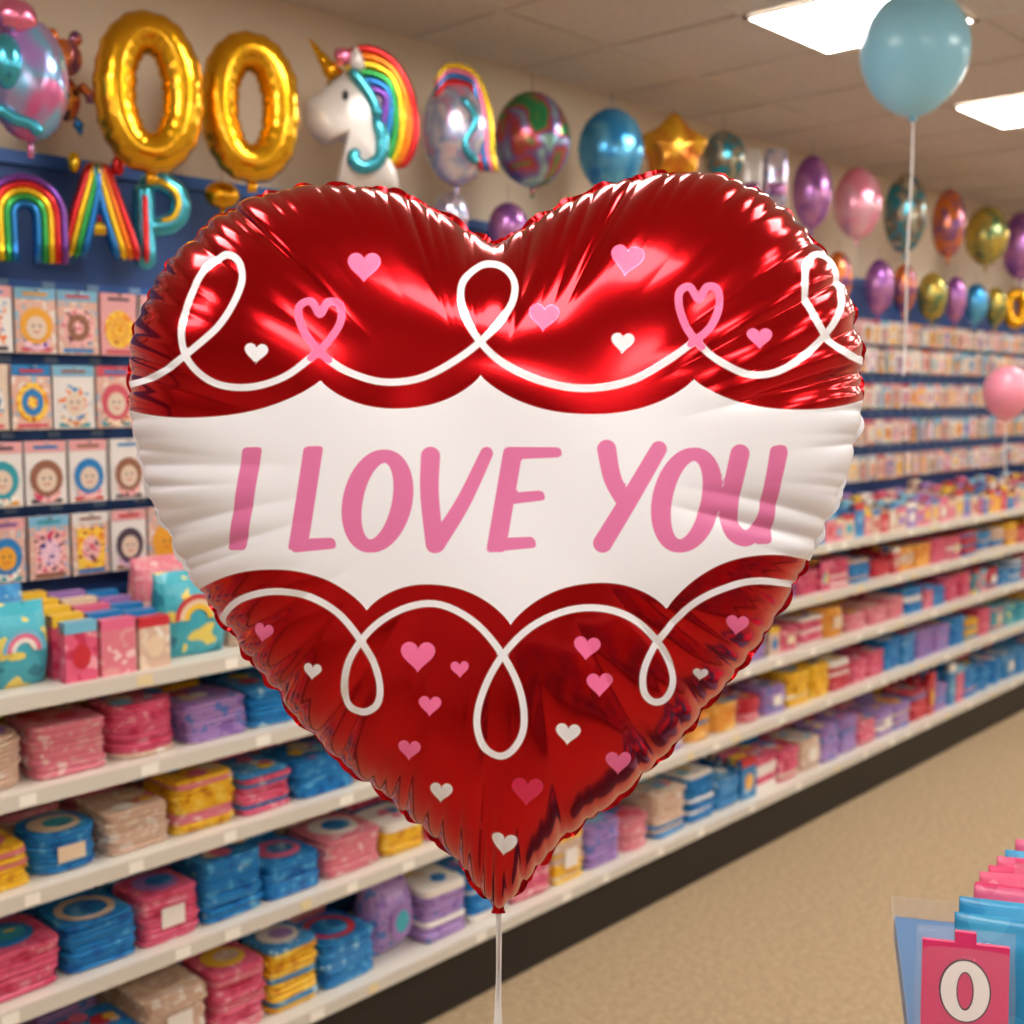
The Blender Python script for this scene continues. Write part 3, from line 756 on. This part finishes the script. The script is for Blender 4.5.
ro = mixf(fw, .155, .30); ro = mixf(fp, ro, .5); ro = mixf(ft, ro, .4); L.new(ro, P.inputs['Roughness'])
ct = mixf(fp, .22, .0); ct = mixf(fw, ct, .2); L.new(ct, P.inputs['Coat Weight'])
P.inputs['Coat Roughness'].default_value = .10
m_heart = m
m_foilred = mat('heart_back_foil', REDF, .16, .92, coat=.2)
npmesh('front_panel', front, gridfaces(NR+1, NA, 0, True), [m_heart], {'white_ink': FW, 'pink_ink': FP, 'rose_ink': FD, 'letter_ink': FT}, heart)
npmesh('back_panel', bk.reshape(-1, 3), gridfaces(len(ri), len(ai), 0, False), [m_foilred], None, heart)
# crimped seam flange around the edge
nx = np.gradient(oy); ny = -np.gradient(ox); ln = np.hypot(nx, ny); nx /= -ln; ny /= -ln
if ((ox-ccx)*nx+(oy-ccy)*ny).mean() < 0: nx, ny = -nx, -ny
k9 = np.ones(15)/15
nx = np.convolve(np.r_[nx[-7:], nx, nx[:7]], k9, 'valid'); ny = np.convolve(np.r_[ny[-7:], ny, ny[:7]], k9, 'valid')
wob = np.sin(ss*.13+2*np.sin(ss*.031)); wob2 = np.sin(ss*.17+1.5*np.sin(ss*.05))
ex = 5.5+2.2*wob
ex *= np.clip(np.hypot(ox-498, oy-908)/25, .25, 1)
rows = []
for k_, (e_, dy_) in enumerate([(-3, 0), (0, .3), (.5, 1.0), (1, 2.0)]):
    e2 = e_ if e_ < 0 else e_*ex
    rows.append(np.stack([(VX[-1]+nx*e2-CXp)*S, dy_*(wob2)*S+0*ox, -(VY[-1]+ny*e2-CYp)*S], -1))
seam = np.stack(rows).reshape(-1, 3)
WB = np.minimum(np.maximum(np.interp(oy*0+ox, uX, uY)-oy, oy-np.interp(ox, lX, lY))*.93, FAR)
sw = np.tile(WB, 4); far = np.full_like(sw, FAR)
npmesh('seam_flange', seam, gridfaces(4, NA, 0, True), [m_heart], {'white_ink': sw, 'pink_ink': far, 'rose_ink': far, 'letter_ink': far}, heart)
# inflation neck / tail
mb = MB()
v = []; f = []
for i, (z, w, d) in enumerate([(-.365, .026, .012), (-.385, .013, .008), (-.394, .007, .006), (-.399, .006, .005), (-.404, .008, .004)]):
    for q in range(14):
        a = 2*math.pi*q/14; v.append((.001+w*math.cos(a), d*math.sin(a), z))
for i in range(4):
    for q in range(14): f.append((i*14+q, (i+1)*14+q, (i+1)*14+(q+1) % 14, i*14+(q+1) % 14))
mb.add(v, f, 0); o = mb.obj('neck', [m_foilred], True); o.parent = heart
# ribbon (two strands) straight down to a weight on the floor
tip = HM @ Vector((.001, 0, -.397)); MI = HM.inverted()
mb = MB(); K = 60
for sgn in (-1, 1):
    for i in range(K):
        t0, t1 = i/K, (i+1)/K
        P0 = []
        for t in (t0, t1):
            sp = .0045*math.sin(min(1, t*3)*math.pi/2)*(1-t*.3)
            c0 = Vector((tip.x, tip.y, tip.z+(.085-tip.z)*t))+Rv*(sgn*sp+.001*math.sin(t*40+sgn))
            P0 += [c0-Rv*.0022-Fv*.0006, c0+Rv*.0022-Fv*.0006, c0+Rv*.0022+Fv*.0006, c0-Rv*.0022+Fv*.0006]
        mb.add([tuple(MI @ p) for p in P0], [(0, 1, 5, 4), (1, 2, 6, 5), (2, 3, 7, 6), (3, 0, 4, 7)], 0)
o = mb.obj('ribbon', [m_ribbon]); o.parent = heart
mb = MB(); mb.add(PKR[0], PKR[1], 0, T(0, 0, 0, 0, .08, .08, .05)); mb.add(PKR[0], PKR[1], 0, T(0, 0, .05, .3, .03, .03, .02))
for q in range(6): tube(mb, cr_path([(0, .062), (.02+.004*q, .078), (.035, .07), (.01, .062)]), .003, 0, y0=.004*q-.01)
o = mb.obj('balloon_weight', [F_['pink']], True, Matrix.Translation((tip.x, tip.y, 0.0005)))

# ------------------------------------------------------------ front right display of number packets
m_clear = mat('clear_plastic', (.95, .97, 1, 1), .06, 0, 0, 0, .07)
m_hot = mat('hot_pink_card', srgb(222, 50, 112), .35); m_digit = mat('digit_white', srgb(245, 240, 240), .35); m_outl = mat('digit_outline', srgb(70, 40, 60), .4)
m_bcard = print_mat('packet_blue_card', [srgb(20, 120, 185), srgb(35, 150, 205), srgb(50, 165, 215)], 12)
m_pcard = print_mat('packet_pink_card', [srgb(215, 60, 115), srgb(230, 95, 140), srgb(240, 150, 175)], 14)
ST = Matrix.Translation((1.255, .485, 0)) @ Matrix.Rotation(math.radians(-62), 4, 'Z')
stand = empty('number_packet_display', ST)
def child(mb, name, mats, smooth=False):
    o = mb.obj(name, mats, smooth); o.parent = stand; return o
mb = MB(); mb.box(-.05, .40, -.03, .42, .97, 1.0); mb.box(-.03, .38, 0, .40, 0, .97); child(mb, 'pedestal', [mat('pedestal_blue', srgb(60, 110, 160), .4)])
mb = MB()
for a in [(-.055, -.053, -.03, .42, 1.0, 1.03), (-.055, .40, -.034, -.032, 1.0, 1.04), (.398, .40, -.03, .42, 1.0, 1.06), (-.055, .40, .418, .42, 1.0, 1.03)]: mb.box(*a)
child(mb, 'acrylic_tray', [m_clear])
def numpack(name, x, y, w, h, cm, bag=True, digit=True, rz=0, zb=1.001, tilt=-.12):
    M = T(x, y, zb, rz) @ Matrix.Rotation(tilt, 4, 'X')
    mb = MB(); mb.box(-w/2, w/2, -.004, .004, .0, h, 0, M)
    mb.box(-w*.12, w*.12, -.004, .004, h, h+.012, 0, M)
    if digit:
        F = M @ Matrix.Translation((0, -.0046, h*.66)) @ Matrix.Rotation(math.pi/2, 4, 'X')
        def zero(a0, b0, a1, b1, mi, dz):
            v = []; n = 36
            for i in range(n):
                t = 2*math.pi*i/n; v += [(a0*math.cos(t), b0*math.sin(t), dz), (a1*math.cos(t), b1*math.sin(t), dz)]
            mb.add(v, [(2*i, 2*i+1, (2*i+3) % (2*n), (2*i+2) % (2*n)) for i in range(n)], mi, F)
        zero(w*.085, w*.215, w*.30, w*.385, 2, 0); zero(w*.10, w*.235, w*.28, w*.365, 1, .001)
    o = mb.obj(name, [cm, m_digit, m_outl]); o.parent = stand
    if bag:
        v, f = pouch_tpl(20, 12); b2 = MB(); b2.add(v, f, 0, M @ T(0, 0, -.0, 0, w*1.18, .03, h*1.10)); o = b2.obj(name+'_bag', [m_clear], True); o.parent = stand
numpack('zero_packet', .0, .0, .090, .150, m_hot)
# pillow shaped bagged balloons behind it
for i, (x, y, w, h, cm) in enumerate([(.065, .055, .15, .158, m_bcard), (.075, .10, .15, .160, m_bcard), (.085, .135, .13, .162, m_pcard), (.100, .165, .15, .154, m_hot), (.105, .20, .14, .156, m_pcard), (.125, .24, .15, .150, m_hot), (.135, .275, .14, .150, m_pcard), (.155, .32, .15, .142, m_bcard), (.175, .37, .15, .14, m_pcard)]):
    v, f = pouch_tpl(24, 14); mb = MB(); mb.add(v, f, 0, T(x, y, 1.001, random.uniform(-.12, .08)) @ Matrix.Rotation(-.12, 4, 'X') @ T(0, 0, 0, 0, w, .03, h))
    child(mb, 'bagged_balloon_%d' % i, [cm], True)
for i, (x, y, h) in enumerate([(.16, .22, .17), (.19, .30, .19), (.20, .36, .20)]):
    mb = MB(); v, f = pouch_tpl(24, 14); mb.add(v, f, 0, T(x, y, 1.0, .1*i) @ T(0, 0, 0, 0, .17, .035, h)); child(mb, 'clear_bag_%d' % i, [m_clear], True)
for i in range(6):
    numpack('packet_side_%d' % i, .26+.01*(i % 2), .02+.06*i, .13, .13, [m_bcard, m_hot, m_pcard][i % 3], False, True, random.uniform(-.1, .1))

# ------------------------------------------------------------ world + camera
w = bpy.data.worlds.new('store_ambient'); scn.world = w; w.use_nodes = True
w.node_tree.nodes['Background'].inputs['Color'].default_value = (1, .95, .88, 1); w.node_tree.nodes['Background'].inputs['Strength'].default_value = .3
cam = bpy.data.cameras.new('camera'); co = bpy.data.objects.new('camera', cam); C.objects.link(co)
cam.sensor_width = 36; cam.lens = 36*1200/1024; cam.clip_start = .02
CMx = Matrix((Rv, Uv, -Fv)).transposed().to_4x4(); CMx.translation = Vector((0, 0, 1.75)); co.matrix_world = CMx
cam.dof.use_dof = True; cam.dof.focus_distance = 1.2; cam.dof.aperture_fstop = 5.0
scn.camera = co
